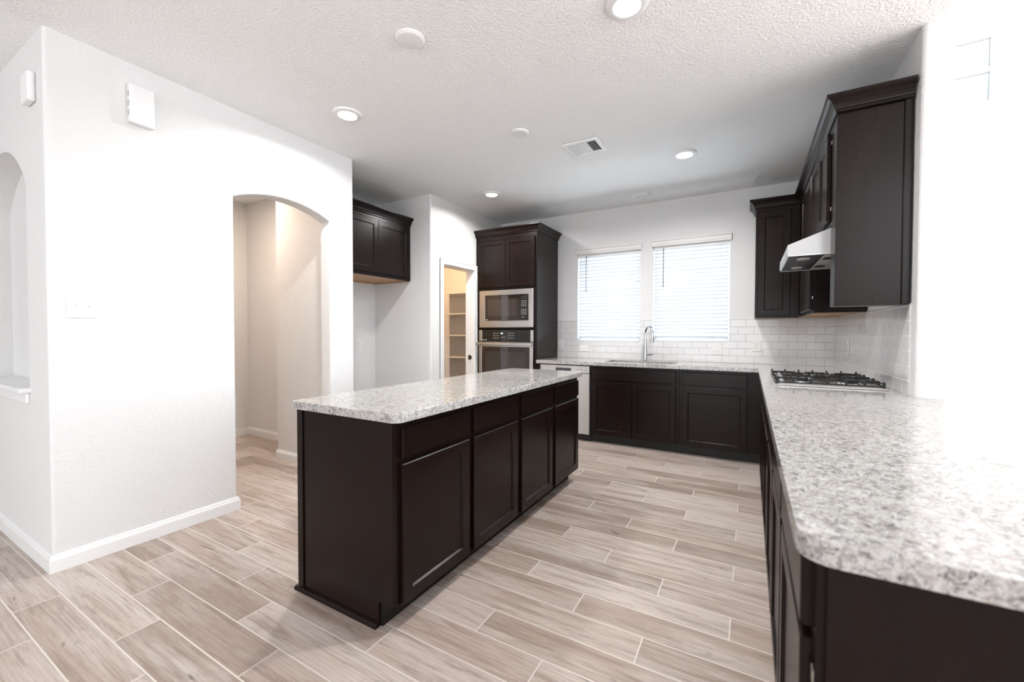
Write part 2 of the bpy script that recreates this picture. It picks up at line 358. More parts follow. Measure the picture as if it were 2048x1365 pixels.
def round_p(e):
    a, b = e.verts[0].co, e.verts[1].co
    return abs(a.x - L) < 1e-4 and abs(b.x - L) < 1e-4 and abs(a.y - b.y) < 1e-4 and a.y < Y3 + 1e-3
struct('wall_alcove_far', bx(-3.98, L - 0.121, Y3, 3.72, 0, H + 0.02), WALL)
struct('wall_pantry', slab([(Y3, 0), (3.815, 0), (3.815, 2.045), (4.46, 2.045), (4.46, 0), (D, 0), (D, H + 0.02), (Y3, H + 0.02)], [], L - 0.12, L, 0, 0.016, 3, round_p), WALL, smooth=True)
struct('wall_pantry_far', bx(-5.0, -4.88, 3.72, D, 0, H + 0.02), WALL)
struct('wall_pantry_near', bx(-4.88, L - 0.121, 3.721, 3.73, 0, H + 0.02), WALL)
W1 = (-1.942, -1.147, 1.128, 2.25); W2 = (-0.998, -0.192, 1.138, 2.262)
rect = lambda w: [(w[0], w[2]), (w[1], w[2]), (w[1], w[3]), (w[0], w[3])]
struct('wall_back', slab([(-5.2, 0), (0.86, 0), (0.86, H + 0.02), (-5.2, H + 0.02)], [rect(W1), rect(W2)], D + 0.004, D + 0.16, 1), WALL)
def round_r(e):
    a, b = e.verts[0].co, e.verts[1].co
    return abs(a.x - b.x) < 1e-4 and abs(a.y - YP) < 1e-4 and abs(b.y - YP) < 1e-4
struct('wall_right', slab([(0.735, YP), (0.858, YP), (0.858, D), (0.735, D)], [], 0, 5.2, 2, 0.018, 4, round_r), WALL, smooth=True)
struct('wall_header', bx(0.745, 0.865, -4.3, YP + 0.02, H + 0.005, 5.2), WALL)
# living room beyond, with the openings that let the day in
LW = (1.0, 1.785, 3.19, 3.79)
struct('wall_living_back', slab([(0.86, 0), (6.4, 0), (6.4, 5.2), (0.86, 5.2)], [rect(LW)], D + 0.004, D + 0.16, 1), WALL)
struct('wall_living_right', slab([(-4.3, 0), (5.3, 0), (5.3, 5.2), (-4.3, 5.2)], [[(-0.9, 0.5), (4.7, 0.5), (4.7, 2.9), (-0.9, 2.9)], [(-0.9, 3.2), (4.7, 3.2), (4.7, 4.8), (-0.9, 4.8)]], 6.1, 6.25, 0), WALL)
struct('wall_rear', slab([(-8.0, 0), (6.4, 0), (6.4, 5.2), (-8.0, 5.2)], [[(1.75, 1.85), (3.45, 1.85), (3.45, 4.15), (1.75, 4.15)], [(-4.7, 0.1), (0.7, 0.1), (0.7, 2.45), (-4.7, 2.45)]], -4.3, -4.15, 1), WALL)
struct('wall_far_left', bx(-8.0, -7.88, -4.15, Y1, 0, H + 0.02), WALL)

# windows (frame, sash rail, pane)
def window(n, w, y0, y1):
    fr = B(); x0, x1, z0, z1 = w; t = 0.035
    for a in ((x0, x0 + t, z0, z1), (x1 - t, x1, z0, z1), (x0 + t, x1 - t, z0, z0 + t), (x0 + t, x1 - t, z1 - t, z1)) + (((x0 + t, x1 - t, (z0 + z1) / 2 - 0.02, (z0 + z1) / 2 + 0.02),) if n == 3 else ()):
        box(fr, a[0], a[1], y0, y1, a[2], a[3], 0.003)
    f = struct('window_%d' % n, fr, TRIM)
    struct('pane', bx(x0 + t, x1 - t, (y0 + y1) / 2 - 0.003, (y0 + y1) / 2 + 0.003, z0 + t, z1 - t), GLASS, f)
window(1, W1, D + 0.10, D + 0.15); window(2, W2, D + 0.10, D + 0.15); window(3, LW, D - 0.006, D + 0.05)
# baseboards
BASE = [(0, 0), (0.015, 0), (0.015, 0.062), (0.0135, 0.070), (0.010, 0.076), (0.009, 0.084), (0.0045, 0.090), (0, 0.090)]
struct('baseboard_left', sweep(B(), [(L, 2.3205), (L, Y2)], BASE), TRIM)
struct('baseboard_corner', sweep(B(), [(-8.0 + 0.12, Y1), (L, Y1), (L, 1.562), (L - 0.12, 1.562)], BASE), TRIM)
struct('baseboard_hall', sweep(B(), [(-5.28, Y1 + 0.14), (-5.28, 2.80), (-4.01, 2.80)], BASE), TRIM)
struct('baseboard_hall_end', sweep(B(), [(-4.01, 2.78), (-4.01, 2.40), (L - 0.121, 2.40)], BASE), TRIM)
# niche sill (stool and apron)
ns = struct('trim_niche_sill', box(bx(-4.52, -3.412, Y1 - 0.045, Y1 + 0.13, 0.905, 0.932, bev=0.006, seg=2), -4.50, -3.43, Y1 - 0.016, Y1, 0.845, 0.905, 0.004), TRIM)
# pantry doorway: jamb lining, casing, strike plate
d1 = struct('door_1', box(box(bx(L - 0.128, L + 0.002, 3.8155, 3.832, 0, 2.028), L - 0.128, L + 0.002, 4.443, 4.4595, 0, 2.028), L - 0.128, L + 0.002, 3.8155, 4.4595, 2.028, 2.0445), TRIM)
cs = B()
for a in ((3.757, 3.824, 0, 2.102), (4.450, 4.506, 0, 2.102)): box(cs, L + 0.002, L + 0.015, a[0], a[1], a[2], a[3], 0.004)
box(cs, L + 0.002, L + 0.015, 3.824, 4.450, 2.035, 2.102, 0.004)
box(cs, L + 0.002, L + 0.021, 3.757, 3.775, 0, 2.102, 0.004); box(cs, L + 0.002, L + 0.021, 3.775, 4.506, 2.084, 2.102, 0.004); box(cs, L + 0.002, L + 0.021, 4.490, 4.506, 0, 2.084, 0.004)
struct('casing', cs, TRIM, d1)
sp = B(); box(sp, L - 0.085, L - 0.045, 4.439, 4.443, 0.885, 0.945, 0.001); box(sp, L - 0.05, L - 0.03, 4.437, 4.443, 0.90, 0.93, 0.001); struct('strike_plate', sp, BRONZE, d1)

# tiled splashbacks
TT = 1.3985
struct('wall_tile_back', slab([(-2.214, CT + 0.0005), (0.731, CT + 0.0005), (0.731, TT), (W2[1], TT), (W2[1], W2[2]), (W2[0], W2[2]), (W2[0], TT), (W1[1], TT), (W1[1], W1[2]), (W1[0], W1[2]), (W1[0], TT), (-2.214, TT)], [], D - 0.003, D + 0.005, 1), TILEB)
struct('wall_tile_right', slab([(2.93, CT + 0.0005), (D - 0.003, CT + 0.0005), (D - 0.003, TT), (2.93, TT)], [], 0.728, 0.736, 0), TILER)

# ------------------------------------------------------------------ cabinets
def base_unit(name, label, side, back, front, u0, u1, bays, gap=0.0, group=None, drawers=True, zt=0.874):
    """carcass + face frame + drawer fronts and doors; back/front are plane coordinates of carcass and frame"""
    f = facing(side, front); a = f(u0, 0, 0); cx = ((u0 + u1) / 2, (back + front) / 2) if side == '-Y' else ((back + front) / 2, (u0 + u1) / 2)
    t = thing(name, label, 'cabinet', (cx[0], cx[1], 0), group)
    sgn = abs(front - back)
    obj('carcass', ubox(B(), side, front, u0, u1, -sgn, -0.02, 0.105, zt), ESP, t)
    ff = B(); ubox(ff, side, front, u0, u1, -0.02, 0, 0.105, zt, 0.0015); obj('face_frame', ff, ESP, t)
    obj('toe_kick', ubox(B(), side, front, u0, u1, -0.095, -0.075, 0, 0.105), TOE, t)
    for (b0, b1, nd, dr) in bays:
        if dr: obj('drawer_front', door_bm(side, front + (0 if side != '+X' else 0), b0, b1, 0.716, 0.845, rail=0), ESPH, t)
        w = (b1 - b0 - 0.006 * (nd - 1)) / nd
        for i in range(nd):
            obj('door', door_bm(side, front, b0 + i * (w + 0.006), b0 + i * (w + 0.006) + w, 0.100, 0.695 if dr else 0.845), ESP, t)
    return t
# island (two units, end panel on the near one)
IX0, IX1 = -1.862, -1.254
def island_unit(label, y0, y1, bays, near):
    t = base_unit('island_cabinet', label, '+X', IX0, IX1, y0, y1, bays, group='island base cabinets')
    if near:
        obj('end_panel', slab([(IX0 - 0.012, 0), (IX1 - 0.085, 0), (IX1 - 0.085, 0.11), (IX1 - 0.001, 0.11), (IX1 - 0.001, 0.874), (IX0 - 0.012, 0.874)], [], y0 - 0.014, y0 - 0.0005, 1, 0.001, 1), ESP, t)
        obj('corner_strip', bx(IX0 - 0.014, IX0 + 0.026, y0 - 0.021, y0 - 0.0145, 0.02, 0.874, bev=0.002), ESP, t)
        obj('shoe_moulding', sweep(B(), [(IX0 - 0.03, y0 - 0.0145), (IX1 - 0.085, y0 - 0.0145)], [(0, 0), (0.017, 0), (0.017, 0.006), (0.0145, 0.013), (0.009, 0.018), (0, 0.020)]), ESP, t)
    obj('back_panel', bx(IX0 - 0.012, IX0 - 0.0005, y0, y1, 0, 0.874), ESP, t)
    return t
island_unit('near unit of the espresso kitchen island, with a plain end panel facing the camera', 1.236, 2.272, [(1.262, 1.737, 1, 1), (1.775, 2.250, 1, 1)], True)
island_unit('far unit of the espresso kitchen island, nearest the dishwasher', 2.2725, 3.310, [(2.300, 2.774, 1, 1), (2.822, 3.298, 1, 1)], False)
# back run under the windows
BF = 4.510
t = base_unit('sink_cabinet', 'dark double-door base cabinet with one wide front, under the sink between dishwasher and corner', '-Y', 5.10, BF, -1.548, -0.612, [(-1.526, -0.642, 2, 1)])
t = base_unit('base_cabinet', 'dark single-door base cabinet right of the sink cabinet under the right window', '-Y', 5.10, BF, -0.6115, 0.105, [(-0.584, -0.010, 1, 1)])
obj('corner_filler', bx(0.008, 0.1045, BF - 0.012, BF - 0.0005, 0.105, 0.874, bev=0.002), ESP, t)
# right run towards the camera
RF = 0.105
base_unit('cooktop_cabinet', 'dark base cabinet beneath the gas cooktop in the right-hand run', '-X', 0.70, RF, 2.985, 4.45, [(3.02, 3.43, 1, 1), (3.47, 3.90, 1, 1)], group='right-hand base cabinets')
base_unit('base_cabinet', 'dark base cabinet in the middle of the right-hand run, between cooktop unit and peninsula end', '-X', 0.70, RF, 1.945, 2.9845, [(1.965, 2.43, 1, 1), (2.48, 2.965, 1, 1)], group='right-hand base cabinets')
t = base_unit('peninsula_cabinet', 'dark base cabinet closest to the camera, broad end panel under rounded granite corner', '-X', 0.70, RF, 0.862, 1.9445, [(0.905, 1.415, 1, 1), (1.455, 1.925, 1, 1)], group='right-hand base cabinets')
obj('end_panel', bx(RF + 0.012, 1.02, 0.846, 0.8615, 0, 0.874, bev=0.0015), ESP, t)
obj('back_panel', bx(0.7005, 1.02, 0.862, 1.9445, 0, 0.874), ESP, t)
hg = B(); box(hg, RF - 0.004, RF, 0.868, 0.892, 0.63, 0.66, 0.002); obj('hinge', hg, NICKEL, t)

# ------------------------------------------------------------------ granite tops
def fillet(pts, rad):
    out = []; n = len(pts)
    for i, p in enumerate(pts):
        r = rad[i]
        if not r: out.append(p); continue
        p = Vector(p); a = (Vector(pts[i - 1]) - p).normalized(); b = (Vector(pts[(i + 1) % n]) - p).normalized()
        h = math.acos(max(-1, min(1, a.dot(b)))) / 2; d = r / math.tan(h); c = p + (a + b).normalized() * (r / math.sin(h))
        s = p + a * d - c; e = p + b * d - c; a0 = math.atan2(s.y, s.x); da = math.atan2(e.y, e.x) - a0
        while da > math.pi: da -= 2 * math.pi
        while da < -math.pi: da += 2 * math.pi
        out += [(c.x + r * math.cos(a0 + da * k / 6), c.y + r * math.sin(a0 + da * k / 6)) for k in range(7)]
    return out
tag(obj('island_countertop', slab(fillet([(-1.903, 1.203), (-1.21, 1.203), (-1.21, 3.335), (-1.903, 3.335)], [0.02, 0.045, 0.03, 0.03]), [], 0.8745, CT, 2, 0.004, 2), GRAN, smooth=True),
    'speckled grey and white granite slab on top of the kitchen island', 'countertop')
sinkh = fillet([(-1.42, 4.575), (-0.672, 4.575), (-0.672, 4.955), (-1.42, 4.955)], [0.05] * 4)
outl = fillet([(-2.2135, 4.4701), (0.0732, 4.4701), (0.0732, 0.8069), (1.55, 0.8069), (1.55, 1.55), (0.885, 2.935), (0.860, 2.838), (0.734, 2.838), (0.727, 2.92), (0.7275, 5.1135), (-2.2135, 5.1135)], [0, 0.012, 0.05, 0.04, 0.1, 0, 0, 0, 0, 0, 0])
tag(obj('counter_slab', slab(outl, [sinkh], 0.8745, CT, 2, 0.004, 2), GRAN, smooth=True),
    'long L-shaped granite worktop running under the windows and along the right wall to the camera', 'countertop')
# sink under the cut-out
sk = thing('sink', 'stainless undermount sink set in the granite below the windows', 'sink', (-1.046, 4.765, 0.69))
def basin():
    bm = B(); rings = []
    for ins, z, r in ((0.0, 0.873, 0.05), (0.004, 0.72, 0.05), (0.03, 0.69, 0.05)):
        rings.append([bm.verts.new((x, y, z)) for x, y in fillet([(-1.42 + ins, 4.575 + ins), (-0.672 - ins, 4.575 + ins), (-0.672 - ins, 4.955 - ins), (-1.42 + ins, 4.955 - ins)], [r] * 4)])
    n = len(rings[0])
    for a, b in zip(rings, rings[1:]):
        for i in range(n): bm.faces.new((a[i], a[(i + 1) % n], b[(i + 1) % n], b[i]))
    bm.faces.new(rings[-1]); return bm
obj('basin', basin(), STEEL, sk, True); obj('drain', cyl(B(), (-1.046, 4.80, 0.6905), 0.045, 0.004), CHROME, sk, True)
# faucet
fc = thing('kitchen_faucet', 'tall chrome gooseneck faucet with pull-down head behind the sink', 'faucet', (-1.052, 4.995, CT))
b = B(); lathe(b, (-1.052, 4.995, CT + 0.0005), [(0, 0), (0.029, 0), (0.029, 0.005), (0.0235, 0.010), (0.0225, 0.06), (0.0200, 0.13), (0.0175, 0.20), (0.0155, 0.24), (0, 0.245)]); obj('body', b, CHROME, fc, True)
dx, dy = 0.62, -0.785; rr = 0.085; pts = [(-1.052, 4.995, CT + 0.235)]
for i in range(17):
    a = math.pi - (math.pi + 0.18) * i / 16; pts.append((-1.052 + dx * (rr + rr * math.cos(a)), 4.995 + dy * (rr + rr * math.cos(a)), CT + 0.315 + rr * math.sin(a)))
obj('spout', tube(B(), pts, 0.0125, 16), CHROME, fc, True)
e = Vector(pts[-1]); dn = (Vector(pts[-1]) - Vector(pts[-2])).normalized()
hd = obj('spray_head', tube(B(), [e - dn * 0.005, e + dn * 0.01, e + dn * 0.05, e + dn * 0.085], [0.0135, 0.015, 0.0185, 0.0195], 18), CHROME, fc, True)
obj('spray_button', tube(B(), [e + dn * 0.03 + Vector((0.012, -0.010, 0)), e + dn * 0.055 + Vector((0.014, -0.012, 0))], 0.005, 10), SLOT, hd)
obj('handle', tube(B(), [(-1.035, 4.99, CT + 0.075), (-1.0, 4.983, CT + 0.076), (-0.962, 4.975, CT + 0.082)], [0.013, 0.012, 0.009], 12), CHROME, fc, True)

# ------------------------------------------------------------------ crown profile and tall / wall cabinets
CR = [(0, 0), (0.006, 0), (0.011, 0.005), (0.011, 0.013), (0.016, 0.016), (0.018, 0.024), (0.024, 0.040), (0.036, 0.058), (0.048, 0.066), (0.052, 0.071), (0.056, 0.077), (0.056, 0.088), (0, 0.088)]
def crown(path, z, parent, name='crown_moulding'): return obj(name, sweep(B(), path, [(o, z + h) for o, h in CR]), ESPH, parent)
# oven tower
ov = thing('oven_cabinet', 'tall dark cabinet tower holding the microwave and wall oven, beside the pantry doorway', 'cabinet', (-2.657, 4.81, 0))
OX0, OX1 = -3.078, -2.2145
oc = B(); box(oc, OX0, OX0 + 0.019, BF, 5.112, 0.1, 2.46); box(oc, OX1 - 0.019, OX1, BF, 5.112, 0.0, 2.46); box(oc, OX0 + 0.019, OX1 - 0.019, 5.09, 5.112, 0.1, 2.46)
for z in (0.1, 0.50, 1.285, 1.79, 2.44): box(oc, OX0 + 0.019, OX1 - 0.019, BF + 0.02, 5.09, z, z + 0.018)
obj('carcass', oc, ESP, ov)
of = B(); box(of, OX0, OX0 + 0.035, BF - 0.019, BF - 0.0005, 0.1, 2.46, 0.0015); box(of, OX1 - 0.037, OX1, BF - 0.019, BF - 0.0005, 0.1, 2.46, 0.0015)
for z0, z1 in ((0.1, 0.13), (0.49, 0.53), (1.276, 1.30), (1.775, 1.815), (2.375, 2.46)): box(of, OX0 + 0.035, OX1 - 0.037, BF - 0.019, BF - 0.0005, z0, z1, 0.001)
obj('face_frame', of, ESP, ov); obj('filler', bx(-3.098, OX0 - 0.0005, BF - 0.012, BF + 0.02, 0.0, 2.46), ESP, ov)
mid = (OX0 + OX1) / 2
obj('door', door_bm('-Y', BF - 0.0195, OX0 + 0.022, mid - 0.0015, 1.805, 2.400), ESP, ov); obj('door', door_bm('-Y', BF - 0.0195, mid + 0.0015, OX1 - 0.024, 1.805, 2.400), ESP, ov)
obj('drawer_front', door_bm('-Y', BF - 0.0195, OX0 + 0.022, OX1 - 0.024, 0.115, 0.500, rail=0.056), ESP, ov); obj('toe_kick', bx(OX0, OX1 - 0.02, BF + 0.055, BF + 0.07, 0, 0.1), TOE, ov)
crown([(-3.098, BF - 0.019), (OX1, BF - 0.019), (OX1, 5.112)], 2.455, ov); obj('top_panel', bx(-3.098, OX1, BF - 0.018, 5.112, 2.4605, 2.475), ESP, ov)
# microwave
FR = BF - 0.0195
mw = thing('microwave', 'built-in microwave with wide stainless trim frame and black glass door, above the oven', 'microwave', (-2.64, 4.6, 1.302))
tf = slab([(-3.030, 1.303), (-2.254, 1.303), (-2.254, 1.772), (-3.030, 1.772)], [[(-2.946, 1.388), (-2.318, 1.388), (-2.318, 1.708), (-2.946, 1.708)]], FR - 0.022, FR, 1, 0.003, 2); obj('trim_frame', tf, STEEL, mw)
gd = obj('glass_door', bx(-2.944, -2.320, FR - 0.020, FR + 0.012, 1.390, 1.706, bev=0.003), BGLASS, mw)
obj('cooking_box', bx(-2.96, -2.31, FR + 0.035, 4.95, 1.345, 1.73), BLACK, mw)
obj('door_window', bx(-2.895, -2.49, FR - 0.0208, FR - 0.0202, 1.445, 1.655), plain('tinted_window', (0.045, 0.034, 0.028), 0.08, coat=1.0), gd)
cp = obj('control_strip', bx(-2.445, -2.328, FR - 0.0212, FR - 0.0203, 1.395, 1.700), PANELG, mw)
obj('display', bx(-2.425, -2.345, FR - 0.0216, FR - 0.0213, 1.650, 1.682), BLACK, cp)
KEYP = plain('dim_key_print', (0.34, 0.33, 0.32), 0.5)
for i in range(3):
    for j in range(4): obj('key', bx(-2.415 + i * 0.026, -2.401 + i * 0.026, FR - 0.0218, FR - 0.0213, 1.560 + j * 0.021, 1.568 + j * 0.021), KEYP, cp)
    for j in range(4): obj('key', bx(-2.418 + i * 0.027, -2.400 + i * 0.027, FR - 0.0218, FR - 0.0213, 1.462 + j * 0.019, 1.468 + j * 0.019), KEYP, cp)
obj('start_key', bx(-2.412, -2.374, FR - 0.0218, FR - 0.0213, 1.425, 1.429), KEYP, cp)
lg = B(); cyl(lg, (-2.928, FR - 0.0205, 1.402), 0.006, -0.0005, 1, 16); box(lg, -2.917, -2.899, FR - 0.0210, FR - 0.0203, 1.399, 1.405); obj('badge', lg, MARK, mw)
# wall oven
wo = thing('wall_oven', 'built-in stainless wall oven with black glass door and bar handle, below the microwave', 'oven', (-2.64, 4.6, 0.532))
for xa, xb in ((-3.036, -2.992), (-2.290, -2.252)): obj('panel_end', bx(xa, xb, FR - 0.022, FR, 1.128, 1.270, bev=0.002), STEEL, wo)
pn = obj('control_panel', bx(-2.9915, -2.2905, FR - 0.021, FR, 1.128, 1.270, bev=0.002), PANELG, wo)
for x0 in (-2.815, -2.595):
    for i in range(3):
        for j in range(3): obj('key', bx(x0 + i * 0.031, x0 + 0.010 + i * 0.031, FR - 0.0216, FR - 0.0211, 1.165 + j * 0.031, 1.173 + j * 0.031), MARK, pn)
for x in (-2.705, -2.672): obj('key', bx(x, x + 0.022, FR - 0.0216, FR - 0.0211, 1.178, 1.182), MARK, pn)
dsp = B(); box(dsp, -2.715, -2.625, FR - 0.0216, FR - 0.0211, 1.205, 1.245); obj('display', dsp, BLACK, pn)
dg = B()
for x in (-2.708, -2.696, -2.684): box(dg, x, x + 0.007, FR - 0.0222, FR - 0.0217, 1.222, 1.236)
obj('display_digits', dg, NT('lit_digits').set(color=(0.9, 0.9, 0.9, 1), emit=(0.9, 0.95, 1, 1), es=1.0).m, pn)
lg = B(); cyl(lg, (-2.978, FR - 0.0212, 1.146), 0.007, -0.0005, 1, 16); box(lg, -2.964, -2.944, FR - 0.0217, FR - 0.0211, 1.143, 1.149); cyl(lg, (-2.926, FR - 0.0212, 1.146), 0.007, -0.0005, 1, 16); obj('badge', lg, MARK, pn)
dr = obj('door', slab([(-3.036, 0.535), (-2.252, 0.535), (-2.252, 1.120), (-3.036, 1.120)], [[(-2.990, 0.62), (-2.300, 0.62), (-2.300, 1.06), (-2.990, 1.06)]], FR - 0.030, FR - 0.001, 1, 0.003, 2), STEEL, wo)
obj('door_glass', bx(-2.989, -2.301, FR - 0.029, FR - 0.004, 0.621, 1.059), BGLASS, dr)
obj('glass_window', bx(-2.93, -2.36, FR - 0.0296, FR - 0.0291, 0.66, 1.005), plain('tinted_oven_window', (0.04, 0.032, 0.028), 0.08, coat=1.0), dr)
obj('oven_box', bx(-3.03, -2.262, FR + 0.035, 5.05, 0.56, 1.26), BLACK, wo)
hb = B(); box(hb, -3.052, -2.254, FR - 0.075, FR - 0.052, 1.078, 1.112, 0.006, 2); box(hb, -3.035, -3.012, FR - 0.054, FR - 0.0305, 1.083, 1.107, 0.002); box(hb, -2.294, -2.271, FR - 0.054, FR - 0.0305, 1.083, 1.107, 0.002); obj('handle', hb, STEEL, wo)
# dishwasher
dw = thing('dishwasher', 'silver dishwasher with a recessed pocket handle under the left end of the window worktop', 'dishwasher', (-1.86, 4.80, 0.0))
obj('tub', bx(-2.165, -1.553, BF + 0.002, 5.09, 0.1, 0.868), BLACK, dw)
obj('door', bx(-2.163, -1.555, BF - 0.024, BF + 0.0015, 0.088, 0.778, bev=0.003), DWSTEEL, dw)
cpn = obj('control_panel', slab([(-2.163, 0.782), (-1.555, 0.782), (-1.555, 0.862), (-2.163, 0.862)], [[(-1.965, 0.790), (-1.775, 0.790), (-1.775, 0.832), (-1.965, 0.832)]], BF - 0.026, BF + 0.0015, 1, 0.002, 2), DWSTEEL, dw)
obj('pocket_handle', box(bx(-1.9645, -1.7755, BF - 0.008, BF + 0.001, 0.7905, 0.8315), -1.95, -1.79, BF - 0.024, BF - 0.0165, 0.804, 0.816, 0.002), DSTEEL, cpn)
for x in (-1.70, -1.665, -1.60): obj('button', bx(x, x + 0.013, BF - 0.0268, BF - 0.0262, 0.812, 0.821), SLOT, cpn)
obj('toe_kick', bx(-2.163, -1.555, BF + 0.05, BF + 0.06, 0, 0.088), TOE, dw)
obj('side_filler', bx(-2.213, -2.166, BF - 0.004, 5.09, 0, 0.872), ESP, dw)
# cabinet over the refrigerator alcove
fr = thing('refrigerator_cabinet', 'dark two-door wall cabinet with crown moulding over the empty refrigerator alcove', 'cabinet', (-3.68, 3.083, 1.825))
FX = -3.40; fy0, fy1 = Y2 + 0.003, Y3 - 0.003
obj('carcass', bx(-3.978, FX - 0.02, fy0, fy1, 1.845, 2.46), ESP, fr); obj('face_frame', bx(FX - 0.0195, FX, fy0, fy1, 1.826, 2.46, bev=0.0015), ESP, fr)
obj('door', door_bm('+X', FX, fy0 + 0.02, 3.113, 1.862, 2.415), ESP, fr); obj('door', door_bm('+X', FX, 3.117, fy1 - 0.035, 1.862, 2.415), ESP, fr)
b = B(); box(b, -3.978, FX - 0.0205, fy0, fy1, 1.838, 1.8445); box(b, -3.978, -3.95, fy0, fy1, 1.822, 1.838); box(b, -3.95, FX - 0.0205, fy1 - 0.018, fy1, 1.822, 1.838); obj('underside', b, BARE, fr)
crown([(FX, fy0), (FX, fy1)], 2.450, fr); obj('top_panel', bx(-3.978, FX, fy0, fy1, 2.4605, 2.475), ESP, fr)
# right wall cabinets
UF, UZ0, UZ1 = 0.412, 1.3935, 2.48
ec = thing('end_cabinet', 'narrow dark wall cabinet end with tall flat side panel, next to the white pillar', 'cabinet', (0.57, 3.0, UZ0))
obj('carcass', bx(UF + 0.02, 0.726, 2.9455, 3.079, UZ0, UZ1), ESP, ec); obj('face_frame', bx(UF, UF + 0.0195, 2.9455, 3.079, UZ0, UZ1, bev=0.0015), ESP, ec)
obj('side_panel', bx(UF, 0.726, 2.931, 2.945, UZ0, UZ1, bev=0.0015), ESP, ec); obj('scribe_strip', bx(0.692, 0.727, 2.921, 2.9305, UZ0, UZ1, bev=0.004), ESP, ec)
hc = thing('hood_cabinet', 'short dark two-door wall cabinet mounted directly above the range hood', 'cabinet', (0.57, 3.46, 1.88))
obj('carcass', bx(UF + 0.02, 0.726, 3.0795, 3.8395, 1.876, UZ1), ESP, hc); obj('face_frame', bx(UF, UF + 0.0195, 3.0795, 3.8395, 1.876, UZ1, bev=0.0015), ESP, hc)
for y0, y1 in ((3.100, 3.455), (3.462, 3.820)):
    dd = obj('door', door_bm('-X', UF - 0.003, y0, y1, 1.905, 2.425, recess=0.01), ESP, hc)
    if y0 < 3.2:
        for z in (1.97, 2.36): obj('hinge', bx(UF - 0.003, UF, 3.098, 3.112, z, z + 0.02), NICKEL, dd)
rc = thing('wall_cabinet', 'dark wall cabinet on the right wall between range hood and corner', 'cabinet', (0.57, 4.32, UZ0))
obj('carcass', bx(UF + 0.02, 0.726, 3.84, 4.7955, UZ0 + 0.02, UZ1), ESP, rc); obj('face_frame', bx(UF, UF + 0.0195, 3.84, 4.7955, UZ0, UZ1, bev=0.0015), ESP, rc)
obj('side_skirt', bx(UF + 0.02, 0.726, 3.84, 3.855, UZ0, UZ0 + 0.0195), ESP, rc)
obj('underside', bx(UF + 0.02, 0.726, 3.8555, 4.7955, UZ0 + 0.008, UZ0 + 0.0195), BARE, rc)
dd = obj('door', door_bm('-X', UF - 0.003, 3.865, 4.50, UZ0 + 0.025, 2.425), ESP, rc); obj('hinge', bx(UF - 0.003, UF, 3.862, 3.876, 1.50, 1.52), NICKEL, dd)
cc = thing('wall_cabinet', 'dark single-door corner wall cabinet on the window wall, right of the right window', 'cabinet', (0.4, 4.95, UZ0))
CF = 4.797
obj('carcass', bx(0.045, 0.726, CF + 0.02, 5.112, UZ0 + 0.012, UZ1), ESP, cc); obj('face_frame', bx(0.045, UF - 0.004, CF, CF + 0.0195, UZ0 - 0.006, UZ1, bev=0.0015), ESP, cc)
obj('door', door_bm('-Y', CF, 0.066, 0.334, UZ0 + 0.016, 2.425), ESP, cc); obj('underside', bx(0.05, 0.726, CF + 0.0205, 5.112, UZ0, UZ0 + 0.0115), BARE, cc)
ct = thing('crown_moulding', 'continuous dark crown moulding along the tops of the right-hand wall cabinets', 'moulding', (0.5, 4.0, 2.455))
obj('moulding', sweep(B(), [(0.0445, 5.112), (0.0445, CF - 0.0005), (UF - 0.0005, CF - 0.0005), (UF - 0.0005, 2.9205), (0.727, 2.9205)], [(o, 2.462 + h) for o, h in CR]), ESPH, ct)
obj('top_board', slab([(0.0445, 5.112), (0.0445, CF), (UF, CF), (UF, 2.9215), (0.727, 2.9215), (0.727, 5.112)], [], UZ1 + 0.0005, UZ1 + 0.014, 2), ESPH, ct)
# range hood
rh = thing('range_hood', 'sloped stainless under-cabinet range hood above the gas cooktop', 'range hood', (0.46, 3.46, 1.714))
hy0, hy1 = 3.086, 3.834
hp = [(0.724, 1.718), (0.204, 1.718), (0.198, 1.728), (0.200, 1.784), (0.43, 1.872), (0.724, 1.872)]
obj('body', prism(B(), hp, hy0, hy1, 1), steel('hood_steel', (0.42, 0.415, 0.41), 0.45, 1), rh)
b = B(); box(b, 0.204, 0.724, hy0, hy0 + 0.006, 1.7135, 1.7178); box(b, 0.204, 0.724, hy1 - 0.006, hy1, 1.7135, 1.7178); box(b, 0.204, 0.210, hy0 + 0.006, hy1 - 0.006, 1.7135, 1.7178); obj('bottom_lip', b, STEEL, rh)
obj('light_panel', bx(0.2105, 0.385, hy0 + 0.0065, hy1 - 0.0065, 1.7152, 1.7178), DSTEEL, rh)
for y in (3.25, 3.67):
    b = lathe(B(), (0, 0, 0), [(0, -0.006), (0.03, -0.005), (0.036, 0)], 24); bmesh.ops.scale(b, vec=(1.0, 1.55, 1), verts=b.verts[:]); bmesh.ops.translate(b, vec=(0.295, y, 1.7151), verts=b.verts[:]); obj('lamp_lens', b, LENSM, rh, True)
for y0, y1 in ((hy0 + 0.008, 3.458), (3.462, hy1 - 0.008)):
    fl = obj('grease_filter', bx(0.388, 0.722, y0, y1, 1.7142, 1.7178, bev=0.001), plain('filter_mesh', (0.62, 0.59, 0.57), 0.5, metal=0.35), rh)
    obj('filter_pull', bx(0.40, 0.455, (y0 + y1) / 2 - 0.05, (y0 + y1) / 2 + 0.05, 1.7128, 1.7141), DSTEEL, fl)
obj('control_button', cyl(B(), (0.1995, 3.46, 1.756), 0.012, -0.005, 0, 18), PLASTIC, rh)
